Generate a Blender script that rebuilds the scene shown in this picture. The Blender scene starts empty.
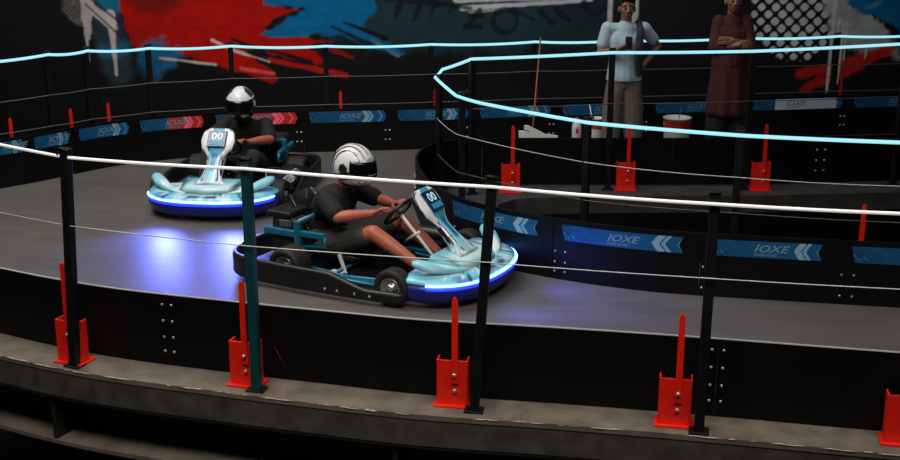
import bpy, bmesh, math, random
import numpy as np
from mathutils import Vector, Matrix, Euler
from mathutils.geometry import tessellate_polygon
random.seed(4); rng = np.random.default_rng(7)
PI = math.pi
scene = bpy.context.scene
COL = scene.collection

# ------------------------------------------------------------------ colour / materials
def lin(c):
    return tuple((v/12.92 if v <= .04045 else ((v+.055)/1.055)**2.4) for v in (x/255 for x in c))
def mat(name, rgb, rough=.5, metal=0., emit=None, strength=0., noise=0., nscale=8., bump=0., spec=.5, coat=0., alpha=1.):
    m = bpy.data.materials.new(name); m.use_nodes = True
    nt = m.node_tree; b = nt.nodes['Principled BSDF']
    c = lin(rgb)
    b.inputs['Base Color'].default_value = (*c, 1)
    b.inputs['Roughness'].default_value = rough
    b.inputs['Metallic'].default_value = metal
    b.inputs['Specular IOR Level'].default_value = spec
    b.inputs['Coat Weight'].default_value = coat
    if emit:
        b.inputs['Emission Color'].default_value = (*lin(emit), 1)
        b.inputs['Emission Strength'].default_value = strength
    if noise or bump:
        tc = nt.nodes.new('ShaderNodeTexCoord')
        n = nt.nodes.new('ShaderNodeTexNoise'); n.inputs['Scale'].default_value = nscale
        n.inputs['Detail'].default_value = 6
        nt.links.new(tc.outputs['Object'], n.inputs['Vector'])
        if noise:
            r = nt.nodes.new('ShaderNodeValToRGB')
            r.color_ramp.elements[0].position = .3; r.color_ramp.elements[1].position = .72
            r.color_ramp.elements[0].color = (*[v*(1-noise) for v in c], 1)
            r.color_ramp.elements[1].color = (*[min(1, v*(1+noise)) for v in c], 1)
            nt.links.new(n.outputs['Fac'], r.inputs['Fac'])
            nt.links.new(r.outputs['Color'], b.inputs['Base Color'])
        if bump:
            bp = nt.nodes.new('ShaderNodeBump'); bp.inputs['Strength'].default_value = bump
            bp.inputs['Distance'].default_value = .01
            nt.links.new(n.outputs['Fac'], bp.inputs['Height'])
            nt.links.new(bp.outputs['Normal'], b.inputs['Normal'])
    return m
def vmat(name, rough=.5, coat=0., spec=.5):
    m = bpy.data.materials.new(name); m.use_nodes = True
    nt = m.node_tree; b = nt.nodes['Principled BSDF']
    a = nt.nodes.new('ShaderNodeAttribute'); a.attribute_name = 'paint'
    nt.links.new(a.outputs['Color'], b.inputs['Base Color'])
    b.inputs['Roughness'].default_value = rough; b.inputs['Coat Weight'].default_value = coat
    b.inputs['Specular IOR Level'].default_value = spec
    return m

M = {}
M['black'] = mat('black_powder_coat', (17,17,19), .45, noise=.25, nscale=20, spec=.35)
M['panel'] = mat('black_barrier_plastic', (7,8,10), .5, noise=.3, nscale=6, spec=.22)
M['teal_post'] = mat('dark_teal', (14,62,70), .4, noise=.2, nscale=15)  # dark teal base tone of the second front post
M['red'] = mat('red_powder_coat', (232,32,14), .45, noise=.12, nscale=25)
M['bolt'] = mat('zinc_bolt', (200,200,196), .35, .7)
M['track'] = None
M['ledge'] = mat('worn_concrete', (98,90,79), .85, noise=.35, nscale=7, bump=.25)
M['ledge_face'] = mat('darker_concrete_face', (62,59,54), .85, noise=.45, nscale=9, bump=.4)  # darker, mottled concrete for the slab face and the rear deck
M['ledge_dark'] = mat('dark_painted_deck', (50,49,48), .85, noise=.4, nscale=6)
M['chip'] = mat('pale_chipped_edge', (176,170,160), .9, noise=.4, nscale=60)
M['steel_dark'] = mat('dark_beam_steel', (20,19,19), .6, noise=.3, nscale=5)
M['pit'] = mat('dark_lower_floor', (10,10,11), .8, noise=.3, nscale=2)
M['led'] = mat('cyan_led_tube', (60,120,130), .4, emit=(168,238,250), strength=.97)
M['rope'] = mat('white_led_tube', (232,232,230), .45, emit=(255,250,246), strength=.34)
M['wire'] = mat('pale_steel_wire', (190,190,186), .4, .2)
M['wire_dim'] = mat('dull_steel_wire', (88,88,88), .5, .2)
M['v'] = vmat('painted_wall', .8, spec=.2)
M['vplastic'] = vmat('printed_plastic', .38, coat=.3)
M['vbanner'] = vmat('printed_vinyl_banner', .5, spec=.3)
M['print'] = mat('pale_teal_print', (104,150,168), .6)
M['white'] = mat('white_plastic', (225,226,222), .5, noise=.05)

# track surface: dark grey, fine blotches, faint seams and wear
def track_mat():
    m = bpy.data.materials.new('grey_track_surface'); m.use_nodes = True
    nt = m.node_tree; b = nt.nodes['Principled BSDF']; L = nt.links.new
    tc = nt.nodes.new('ShaderNodeTexCoord')
    n1 = nt.nodes.new('ShaderNodeTexNoise'); n1.inputs['Scale'].default_value = 1.1; n1.inputs['Detail'].default_value = 5
    mp = nt.nodes.new('ShaderNodeMapping'); mp.inputs['Scale'].default_value = (1, 5, 1); mp.inputs['Rotation'].default_value = (0, 0, .35)
    n2 = nt.nodes.new('ShaderNodeTexNoise'); n2.inputs['Scale'].default_value = 2.2; n2.inputs['Detail'].default_value = 7
    L(tc.outputs['Object'], n1.inputs['Vector']); L(tc.outputs['Object'], mp.inputs['Vector']); L(mp.outputs[0], n2.inputs['Vector'])
    mx = nt.nodes.new('ShaderNodeMix'); mx.data_type = 'FLOAT'; mx.inputs[0].default_value = .5
    L(n1.outputs['Fac'], mx.inputs[2]); L(n2.outputs['Fac'], mx.inputs[3])
    r = nt.nodes.new('ShaderNodeValToRGB'); e = r.color_ramp.elements
    e[0].position = .36; e[0].color = (*lin((82,79,75)), 1); e[1].position = .64; e[1].color = (*lin((98,94,89)), 1)
    L(mx.outputs[0], r.inputs['Fac']); L(r.outputs['Color'], b.inputs['Base Color'])
    rr = nt.nodes.new('ShaderNodeMapRange'); rr.inputs['To Min'].default_value = .42; rr.inputs['To Max'].default_value = .6
    L(n1.outputs['Fac'], rr.inputs['Value']); L(rr.outputs[0], b.inputs['Roughness'])
    b.inputs['Specular IOR Level'].default_value = .35
    return m
M['track'] = track_mat()

# ------------------------------------------------------------------ mesh helpers
class MB:
    def __init__(s): s.v = []; s.f = []; s.m = []; s.smooth = []
    def add(s, vs, fs, mi=0, sm=False):
        o = len(s.v); s.v += [tuple(v) for v in vs]
        for f in fs: s.f.append(tuple(i+o for i in f)); s.m.append(mi); s.smooth.append(sm)
    def box(s, c, d, mi=0, rot=None, bev=0):
        bm = bmesh.new(); bmesh.ops.create_cube(bm, size=1)
        for v in bm.verts: v.co = Vector((v.co.x*d[0], v.co.y*d[1], v.co.z*d[2]))
        if bev: bmesh.ops.bevel(bm, geom=bm.edges[:], offset=bev, segments=2, affect='EDGES', profile=.5)
        R = rot.to_matrix() if isinstance(rot, Euler) else (rot or Matrix.Identity(3))
        bm.verts.ensure_lookup_table()
        s.add([R @ v.co + Vector(c) for v in bm.verts], [[v.index for v in f.verts] for f in bm.faces], mi); bm.free()
    def tube(s, pts, r, mi=0, n=8, closed=False, cap=True):
        pts = [Vector(p) for p in pts]; N = len(pts)
        rs = r if isinstance(r, (list, tuple)) else [r]*N
        vs = []; prev = None
        for i, p in enumerate(pts):
            a = pts[(i-1) % N] if (closed or i > 0) else p; b = pts[(i+1) % N] if (closed or i < N-1) else p
            t = (b-a).normalized()
            if prev is None:
                u = t.cross(Vector((0,0,1)));  u = u if u.length > 1e-3 else t.cross(Vector((1,0,0)))
            else: u = prev - t*prev.dot(t)
            u.normalize(); prev = u; w = t.cross(u)
            for k in range(n):
                an = 2*PI*k/n; vs.append(p + (u*math.cos(an)+w*math.sin(an))*rs[i])
        fs = []
        for i in range(N if closed else N-1):
            j = (i+1) % N
            for k in range(n): fs.append((i*n+k, i*n+(k+1) % n, j*n+(k+1) % n, j*n+k))
        if cap and not closed: fs += [tuple(range(n-1, -1, -1)), tuple(range((N-1)*n, N*n))]
        s.add(vs, fs, mi, True)
    def lathe(s, prof, c, axis='z', n=24, mi=0, R=None, closed=False):
        vs = []; P = len(prof)
        for k in range(n):
            a = 2*PI*k/n
            for r, h in prof:
                v = {'z': (r*math.cos(a), r*math.sin(a), h), 'y': (r*math.sin(a), h, r*math.cos(a)), 'x': (h, r*math.cos(a), r*math.sin(a))}[axis]
                v = Vector(v)
                if R: v = R @ v
                vs.append(v+Vector(c))
        fs = []
        for k in range(n):
            q = (k+1) % n
            for i in range(P if closed else P-1):
                j = (i+1) % P; fs.append((k*P+i, q*P+i, q*P+j, k*P+j))
        s.add(vs, fs, mi, True)
    def prism(s, poly, z0, z1, mi=0):
        n = len(poly); vs = [(x, y, z0) for x, y in poly]+[(x, y, z1) for x, y in poly]
        tri = tessellate_polygon([[Vector((x, y, 0)) for x, y in poly]])
        fs = []
        for t in tri:
            a, b, c = t
            ar = (poly[b][0]-poly[a][0])*(poly[c][1]-poly[a][1])-(poly[b][1]-poly[a][1])*(poly[c][0]-poly[a][0])
            if ar < 0: a, c = c, a
            fs += [(a+n, b+n, c+n), (c, b, a)]
        area = sum(poly[i][0]*poly[(i+1) % n][1]-poly[(i+1) % n][0]*poly[i][1] for i in range(n))
        for i in range(n):
            j = (i+1) % n
            fs.append((i, j, j+n, i+n) if area > 0 else (j, i, i+n, j+n))
        s.add(vs, fs, mi)
    def loft(s, rings, mi=0, closed=True, cap=True, sm=True):
        n = len(rings[0]); vs = [p for r in rings for p in r]; fs = []
        for i in range(len(rings)-1):
            for k in range(n if closed else n-1):
                q = (k+1) % n; fs.append((i*n+k, i*n+q, (i+1)*n+q, (i+1)*n+k))
        if cap and closed: fs += [tuple(range(n-1, -1, -1)), tuple(range((len(rings)-1)*n, len(rings)*n))]
        s.add(vs, fs, mi, sm)
    def build(s, name, mats, parent=None, paint=None, fix=True):
        me = bpy.data.meshes.new(name); me.from_pydata(s.v, [], s.f)
        for m in (mats if isinstance(mats, (list, tuple)) else [mats]): me.materials.append(m)
        me.polygons.foreach_set('material_index', s.m); me.polygons.foreach_set('use_smooth', s.smooth)
        if fix:
            bm = bmesh.new(); bm.from_mesh(me); bmesh.ops.recalc_face_normals(bm, faces=bm.faces[:]); bm.to_mesh(me); bm.free()
        if paint is not None: set_paint(me, paint)
        return link(name, me, parent)
def set_paint(me, fn):
    co = np.empty(len(me.vertices)*3); me.vertices.foreach_get('co', co); co = co.reshape(-1, 3)
    c = fn(co); a = me.color_attributes.new('paint', 'FLOAT_COLOR', 'POINT')
    buf = np.ones((len(co), 4)); buf[:, :3] = c; a.data.foreach_set('color', buf.ravel())
def link(name, me, parent=None):
    o = bpy.data.objects.new(name, me); COL.objects.link(o)
    if parent: o.parent = parent
    return o
def tag(o, label, cat, group=None, kind=None):
    if label: o['label'] = label
    if cat: o['category'] = cat
    if group: o['group'] = group
    if kind: o['kind'] = kind
    return o
def thing(name, label, cat, loc=(0,0,0), rz=0, group=None):
    o = bpy.data.objects.new(name, None); COL.objects.link(o); o.empty_display_size = .1
    o.location = loc; o.rotation_euler = (0, 0, rz)
    return tag(o, label, cat, group)
def struct(o): o['kind'] = 'structure'; return o
def dup(root, loc, rz, label, group=None):
    r = root.copy(); COL.objects.link(r); r.location = loc; r.rotation_euler = (0, 0, rz); r['label'] = label
    if group: r['group'] = group
    for ch in list(root.children):
        c = ch.copy(); COL.objects.link(c); c.parent = r
        for g in list(ch.children):
            d = g.copy(); COL.objects.link(d); d.parent = c
    return r
def text_mesh(body, size, shear=0.):
    cu = bpy.data.curves.new('lettering', 'FONT'); cu.body = body; cu.size = size; cu.shear = shear; cu.offset = size*.02
    cu.resolution_u = 2
    o = bpy.data.objects.new('lettering', cu); COL.objects.link(o)
    dg = bpy.context.evaluated_depsgraph_get(); me = bpy.data.meshes.new_from_object(o.evaluated_get(dg))
    vs = [v.co.copy() for v in me.vertices]; fs = [tuple(p.vertices) for p in me.polygons]
    bpy.data.objects.remove(o); bpy.data.curves.remove(cu); bpy.data.meshes.remove(me)
    return vs, fs

class Path:
    def __init__(s, pts, sub=14):
        P = [Vector((x, y, 0)) for x, y in pts]; P = [2*P[0]-P[1]]+P+[2*P[-1]-P[-2]]; s.p = []
        for i in range(1, len(P)-2):
            a, b, c, d = P[i-1:i+3]
            for k in range(sub):
                t = k/sub
                s.p.append(.5*((2*b)+(c-a)*t+(2*a-5*b+4*c-d)*t*t+(3*b-a-3*c+d)*t**3))
        s.p.append(P[-2]); s.s = [0]
        for i in range(1, len(s.p)): s.s.append(s.s[-1]+(s.p[i]-s.p[i-1]).length)
        s.len = s.s[-1]
    def at(s, d):
        d = max(0, min(s.len, d)); i = min(max(1, int(np.searchsorted(s.s, d))), len(s.p)-1)
        t = (d-s.s[i-1])/max(1e-9, s.s[i]-s.s[i-1]); a, b = s.p[max(0, i-2)], s.p[min(len(s.p)-1, i+1)]
        return s.p[i-1].lerp(s.p[i], t), (b-a).normalized()
    def off(s, d, o, z=0):
        p, t = s.at(d); n = Vector((-t.y, t.x, 0)); q = p+n*o; q.z = z; return q
    def near(s, x, y):
        q = Vector((x, y, 0)); best = (1e9, 0)
        for k in range(len(s.p)-1):
            e = s.p[k+1]-s.p[k]; t = max(0, min(1, (q-s.p[k]).dot(e)/max(1e-9, e.length_squared))); d = (s.p[k]+e*t-q).length
            if d < best[0]: best = (d, s.s[k]+e.length*t)
        return best[1]
    def ang(s, d):
        t = s.at(d)[1]; return math.atan2(t.y, t.x)
def ribbon(mb, P, s0, s1, z0, z1, o0, o1, mi=0, step=.09):
    n = max(1, int((s1-s0)/step)); R = []
    for k in range(n+1):
        d = s0+(s1-s0)*k/n
        R.append([P.off(d, o0, z0), P.off(d, o1, z0), P.off(d, o1, z1), P.off(d, o0, z1)])
    mb.loft(R, mi, sm=False)

# ------------------------------------------------------------------ layout (metres; camera foot is the origin, +Y away from it)
NEAR = Path([(-4.98,9.9),(-4.75,8.95),(-4.15,8.12),(-3.5,7.56),(-2.86,7.147),(-2.08,6.76),(-1.285,6.5),(-.743,6.345),(-.167,6.19),(.523,6.075),(1.082,5.97),(1.6,5.86),(2.14,5.74),(3.2,5.52),(5,5.2),(7,4.95)])
FAR = Path([(-4.98,9.9),(-4.8,10.3),(-4.52,10.62),(-4.23,10.92),(-3.95,11.2),(-3.71,11.5),(-3.42,11.84),(-2.92,12.17),(-2.29,12.4),(-1.3,12.55),(-.19,12.7),(.92,12.92),(1.73,13.02),(3.23,13.24),(4.35,13.42),(5.06,13.52),(6,13.64),(7,13.76)])
ISL = Path([(7,6.95),(4.5,7.35),(3.03,7.62),(1.73,7.87),(1.2,8.03),(.72,8.27),(.35,8.54),(.05,8.87),(-.15,9.3),(-.27,9.85),(-.3,10.35),(-.2,10.78),(.05,11.02),(.45,11.1),(1.6,11.1),(2.9,11.12),(4.5,11.3),(7,11.55)])
VOID = [(7,7.75),(4.5,8.08),(3.1,8.35),(1.9,8.62),(1.45,8.78),(1.05,9.02),(.75,9.3),(.5,9.65),(.4,10),(.43,10.35),(.6,10.55),(1,10.62),(1.6,10.65),(2.9,10.67),(4.5,10.82),(7,11.05)]

def xy(P): return [(p.x, p.y) for p in P.p]
# --- setting
mb = MB(); poly = xy(NEAR)+xy(ISL)+xy(FAR)[::-1][:-1]
mb.prism(poly, -.16, 0); struct(mb.build('floor', M['track']))
mb = MB()
ribbon(mb, NEAR, 0, NEAR.len, -.03, 0, -.262, .0, 0); ribbon(mb, NEAR, 0, NEAR.len, -.185, -.03, -.258, .0, 1)
# chipped arris of the slab
d = 1.5
while d < NEAR.len-3:
    l = random.uniform(.03, .22)
    if random.random() < .85:
        w = random.uniform(.003, .0075)
        mb.tube([NEAR.off(d+l*k/4, -.262+random.uniform(-.0015, .002), -.001-random.uniform(0, .004)) for k in range(5)], [.001, w*.7, w*.5, w*.7, .001], 2, 5)
    d += l+random.uniform(.0, .09)
struct(mb.build('trim_1', [M['ledge'], M['ledge_face'], M['chip']]))
mb = MB()
ribbon(mb, NEAR, 0, NEAR.len, -.205, -.185, -.255, 0.1, 0); ribbon(mb, NEAR, 0, NEAR.len, -.49, -.185, -.02, 0, 0)
for x, y in ((-2.29, 6.86), (-.25, 6.2), (1.9, 5.8)):
    s0 = NEAR.near(x, y); ribbon(mb, NEAR, s0-.012, s0+.012, -.49, -.19, -.23, -.01, 0)
struct(mb.build('trim_2', M['steel_dark']))
mb = MB(); ribbon(mb, NEAR, 0, NEAR.len, -.515, -.49, -.24, 0.1, 0)
struct(mb.build('trim_3', M['ledge']))
mb = MB(); mb.prism([(7, FAR.p[-1].y+.01), *[tuple(FAR.off(s, .4)[:2]) for s in np.linspace(FAR.len, 0, 60)], *[tuple(FAR.off(s, .003)[:2]) for s in np.linspace(0, FAR.len, 90)]][1:], -.16, 0)
struct(mb.build('trim_4', M['ledge_face']))
mb = MB(); mb.prism([tuple(ISL.off(s, -.003)[:2]) for s in np.linspace(0, ISL.len, 110)]+VOID[::-1], -.16, 0)
struct(mb.build('trim_5', M['ledge_dark']))
mb = MB(); mb.box((0, 8, -3.05), (24, 22, .1)); struct(mb.build('floor_lower', M['pit']))

# --- back wall with its mural (wall metres; WX/WZ turn the sketch grid into metres on the wall, 80.5 units per metre)
WY = 14.85
def noise2(x, y, seed=0):
    r = np.random.default_rng(seed).random((64, 64)); xi = np.floor(x).astype(int); yi = np.floor(y).astype(int)
    fx = x-xi; fy = y-yi; fx = fx*fx*(3-2*fx); fy = fy*fy*(3-2*fy)
    g = lambda a, b: r[a % 64, b % 64]
    return (g(xi, yi)*(1-fx)+g(xi+1, yi)*fx)*(1-fy)+(g(xi, yi+1)*(1-fx)+g(xi+1, yi+1)*fx)*fy
def fbm(x, y, seed=0): return (noise2(x, y, seed)+.5*noise2(2*x+9, 2*y+5, seed+1)+.25*noise2(4*x+3, 4*y+7, seed+2))/1.75
def psdf(x, y, poly):
    d = np.full(x.shape, 1e9); ins = np.zeros(x.shape, bool); n = len(poly)
    for i in range(n):
        ax, ay = poly[i]; bx, by = poly[(i+1) % n]; ex, ey = bx-ax, by-ay
        t = np.clip(((x-ax)*ex+(y-ay)*ey)/(ex*ex+ey*ey+1e-9), 0, 1)
        d = np.minimum(d, np.hypot(x-ax-t*ex, y-ay-t*ey))
        c = ((ay > y) != (by > y)) & (x < (bx-ax)*(y-ay)/((by-ay) if abs(by-ay) > 1e-9 else 1e-9)+ax); ins ^= c
    return np.where(ins, -d, d)
def mural(co):
    x = 450+co[:, 0]*81.3; y = 114.4-co[:, 2]*82.2     # sketch grid on the wall
    c = np.tile(np.array(lin((25,25,27))), (len(x), 1))
    w = (fbm(x/9, y/9, 3)-.5)
    def lay(mask, rgb, var=.25):
        nonlocal c
        k = np.array(lin(rgb))[None]*(1+var*(fbm(x/14, y/7, 20)-.5)*2)[:, None]
        c = c*(1-mask[:, None])+k*mask[:, None]
    def soft(d, s): return np.clip(.5-d/s, 0, 1)
    def P(poly, rgb, edge=3, wob=10, var=.25, a=1.): lay(soft(psdf(x, y, poly)+w*wob, edge)*a, rgb, var)
    def S(x0, y0, x1, y1, r0, r1, rgb, wob=2, edge=1.5, a=1.):
        t = np.clip(((x-x0)*(x1-x0)+(y-y0)*(y1-y0))/((x1-x0)**2+(y1-y0)**2), 0, 1)
        lay(soft(np.hypot(x-x0-t*(x1-x0), y-y0-t*(y1-y0))-(r0+(r1-r0)*t)+w*wob, edge)*a, rgb)
    lay(soft(62-y, 30), (17,17,18))
    P([(330,-200),(640,-200),(628,10),(600,46),(480,50),(385,50),(330,36)], (34,60,68), 14, 14)
    P([(520,-200),(700,-200),(690,30),(640,50),(560,44)], (26,34,40), 40, 14, a=.6)
    P([(88,-60),(128,-60),(124,30),(130,60),(128,84),(112,86),(100,70),(94,40)], (46,60,70), 8, 10)
    P([(98,-200),(132,-200),(124,10),(112,16),(100,6)], (30,120,160), 6, 8)
    S(108, 52, 120, 46, 9, 8, (34,104,140), 9, 6, .8)
    P([(116,-200),(290,-200),(268,4),(302,9),(280,17),(262,30),(300,36),(330,42),(300,45),(325,60),(322,65),(268,53),(244,50),(262,64),(276,80),(270,84),(238,72),(205,63),(170,50),(148,44),(136,50),(128,36),(122,8)], (190,14,2), 2.5, 7)
    P([(128,-40),(160,-40),(186,8),(164,14),(140,12),(130,4)], (96,22,16), 9, 10, a=.7)
    P([(268,-200),(372,-200),(376,8),(362,26),(382,40),(405,54),(398,56),(352,40),(338,33),(300,36),(258,35),(284,22),(303,9),(264,5)], (0,112,168), 3, 8)
    P([(150,36),(168,42),(180,55),(172,68),(155,75),(140,66),(136,52)], (34,112,160), 8, 14, a=.9)
    P([(142,56),(162,60),(150,78),(132,72)], (24,70,104), 8, 10, a=.7)
    for a in ((268,60,345,76,2,3,(190,30,18)), (330,48,352,58,3,1,(150,26,18)), (230,38,262,52,1,3,(30,20,22)), (250,45,310,62,1,2,(40,18,18)), (332,26,372,46,1,3,(20,40,52)), (344,22,385,38,1,3,(16,24,30)), (372,40,398,56,1,2,(90,130,150))): S(*a)
    S(158, 58, 214, 65, .8, 1.4, (225,200,190)); S(212, 40, 232, 50, 1.6, .8, (235,215,210)); S(232, 50, 268, 62, 1.5, .8, (220,210,205)); S(240, 69, 272, 74, 2.4, 1.2, (235,90,80))
    # hatched patch, spray and drips at the left
    h = soft(psdf(x, y, [(62,-60),(84,-60),(86,20),(82,28),(74,22),(66,10)])+w*6, 3)
    g = ((np.abs(((x+y) % 4.2)-2.1) < 1.2) & (np.abs(((x-y) % 4.2)-2.1) < 1.2)).astype(float)
    lay(h*(.35+.65*g), (128,122,120))
    P([(82,-60),(94,-60),(98,10),(92,17),(90,40),(86,42),(84,20)], (190,180,176), 2, 7); S(86, 0, 87, 62, 3, .6, (196,186,182), 1)
    P([(84,-8),(112,18),(116,10),(118,30),(106,26),(90,10)], (206,196,192), 2, 5); S(112, 14, 113.5, 76, 4.6, .8, (214,202,198), 1.4)
    S(88, 4, 118, 34, .8, .8, (30,34,38), 0); S(84, -10, 120, 22, .9, .9, (26,30,34), 0)
    # pale strokes and dark lettering on the slate part
    for a in ((462,8,590,0,2.6,1.4,(205,208,210)), (456,0,600,-4,3,2,(215,216,216)), (470,12,505,9,1.2,1,(150,156,160))): S(*a)
    for cx, cy, r in ((505,21,12), (595,2,12)):
        lay(soft(np.abs(np.hypot((x-cx), (y-cy)*1.05)-r)-2.6+w*3, 2)*.85, (18,26,31))
    for a in ((470,17,482,15,3,2), (466,26,480,27,3,3), (480,10,466,28,2,2), (512,10,534,20,3,1), (540,12,552,22,4,3), (556,10,568,20,3,3), (380,-4,470,8,4,2), (400,4,396,18,3,1), (420,6,414,20,3,1), (436,4,430,16,3,1), (452,4,449,14,2,1)): S(*a, (17,24,29), 4, 2, .85)
    for x0, x1 in ((607,612), (630,637)): P([(x0,-200),(x1,-200),(x1,40),(x0,40)], (205,204,200), 1.5, 1.5)
    P([(612,-200),(630,-200),(630,44),(612,44)], (30,32,35), 2, 2)
    # half-tone net of pale diamonds
    u = (x+y)/14.2; v = (x-y)/14.2; fu = np.abs(u-np.round(u)); fv = np.abs(v-np.round(v))
    rr = np.hypot(x-796, (y-12)*.96)+w*10; P([(748,-60),(850,-60),(842,30),(820,64),(780,62),(754,40)], (20,20,21), 5, 6)
    sz = np.clip(.40-.0022*np.maximum(rr-20, 0), .2, .4)
    lay(soft(np.maximum(fu, fv)-sz+np.minimum(fu, fv)*.25, .07)*soft(rr-47, 3), (212,212,210))
    P([(812,-60),(840,-60),(850,2),(872,18),(892,34),(896,44),(862,50),(838,42),(828,30),(822,6)], (176,174,170), 7, 16)
    P([(838,-200),(1010,-200),(1010,44),(930,40),(902,36),(884,22),(858,14),(844,4)], (0,108,158), 4, 14)
    S(868, 22, 886, 32, 7, 3, (190,192,190), 10, 5); S(864, 8, 880, 2, 3, 1, (120,160,180), 6, 4, .6); S(896, 48, 900, 58, 5, 4, (160,160,158), 6, 4, .7)
    for a in ((804,75,886,52,5,4,(196,34,22)), (808,92,836,72,5,5,(180,32,22)), (836,80,896,48,4,3,(190,32,22)), (826,76,862,64,8,5,(176,32,24))): S(*a, 6, 3, .9)
    for xx, y0, y1, r in ((832.5,0,97,2.2), (842.5,24,84,1.6), (846.5,22,60,1.2), (838,20,44,1.6), (868,46,58,1.4)): S(xx, y0, xx-1, y1, r, r*.5, (206,204,200), .6, 1)
    for z0 in (.45, 1.05, 1.65): c *= (1-.35*np.exp(-((co[:, 2]-z0)/.006)**2))[:, None]
    c[co[:, 2] < .24] = np.array(lin((17,17,18)))
    return c
xs = np.concatenate([[-10], np.arange(-6.4, 6.4, .0135), [10]]); zs = np.concatenate([[-3, .2, .235], np.arange(.3, 1.75, .0135), [2.2, 3, 6]])
XX, ZZ = np.meshgrid(xs, zs); nx = len(xs)
me = bpy.data.meshes.new('wall_back'); co = np.stack([XX.ravel(), np.full(XX.size, WY), ZZ.ravel()], 1)
ii = np.arange(XX.size).reshape(XX.shape); q = np.stack([ii[:-1, :-1], ii[:-1, 1:], ii[1:, 1:], ii[1:, :-1]], -1).reshape(-1, 4)
me.from_pydata(co.tolist(), [], q.tolist()); me.materials.append(M['v']); set_paint(me, mural); struct(link('wall_back', me))

# ------------------------------------------------------------------ fence kit: brackets, posts, panels, ropes
def make_bracket():
    t = thing('barrier_bracket', '', 'bracket')
    b = MB(); b.box((0, -.008, .006), (.205, .145, .012), bev=.002); b.build('base_plate', M['red'], t)
    b = MB()
    for q in ((0, -.048, .14, .17, .008, .256), (-.081, -.01, .14, .008, .07, .256), (.081, -.01, .14, .008, .07, .256)):
        b.box(q[:3], q[3:], bev=.002)
    b.build('channel_box', M['red'], t)
    b = MB(); b.prism([(-.018,0),(.018,0),(.016,.47),(.007,.49),(-.007,.49),(-.016,.47)], 0, .012)
    o = b.build('upright_bar', M['red'], t); o.matrix_basis = Matrix.Translation((.016, -.052, .14)) @ Euler((PI/2, 0, 0)).to_matrix().to_4x4()
    for z in (.095, .19):
        b = MB(); b.lathe([(0, -.014), (.008, -.014), (.011, -.01), (.012, 0), (0, 0)], (.014, -.064 if z > .14 else -.052, z), 'y', 8); b.build('bolt', M['bolt'], t)
    return t
def make_post(h, m, r=.026):
    t = thing('fence_post', '', 'post')
    b = MB(); b.box((0, 0, h/2+.005), (2*r, 2*r, h-.01), bev=.005); b.build('pole', m, t)
    b = MB(); b.box((0, 0, .006), (.105, .085, .012), bev=.003)
    b.build('base_plate', M['black'], t)
    b = MB(); b.box((0, 0, h+.008), (2*r+.008, 2*r+.008, .018), bev=.005); b.tube([(-r-.004, -r-.008, h-.02), (-r-.004, -r-.012, h+.022), (r, -r-.012, h+.026)], .006, 0, 6)
    b.build('post_cap', M['black'], t)
    return t
protoB = None
def bracket(x, y, rz, label, group):
    global protoB
    if protoB is None:
        protoB = make_bracket(); protoB.location = (x, y, 0); protoB.rotation_euler = (0, 0, rz); protoB['label'] = label; protoB['group'] = group; return protoB
    return dup(protoB, (x, y, 0), rz, label, group)
protoP = {}
def post(x, y, rz, h, m, label, group, tilt=0):
    p = post_(x, y, rz, h, m, label, group); p.rotation_euler = (0, tilt, rz); return p
def post_(x, y, rz, h, m, label, group):
    k = (round(h, 2), m)
    if k not in protoP:
        p = protoP[k] = make_post(h, M[m]); p.location = (x, y, 0); p.rotation_euler = (0, 0, rz); p['label'] = label; p['group'] = group; return p
    return dup(protoP[k], (x, y, 0), rz, label, group)
BLUE, DEEP, PALE = (18,88,136), (8,44,82), (140,176,196)
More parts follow.
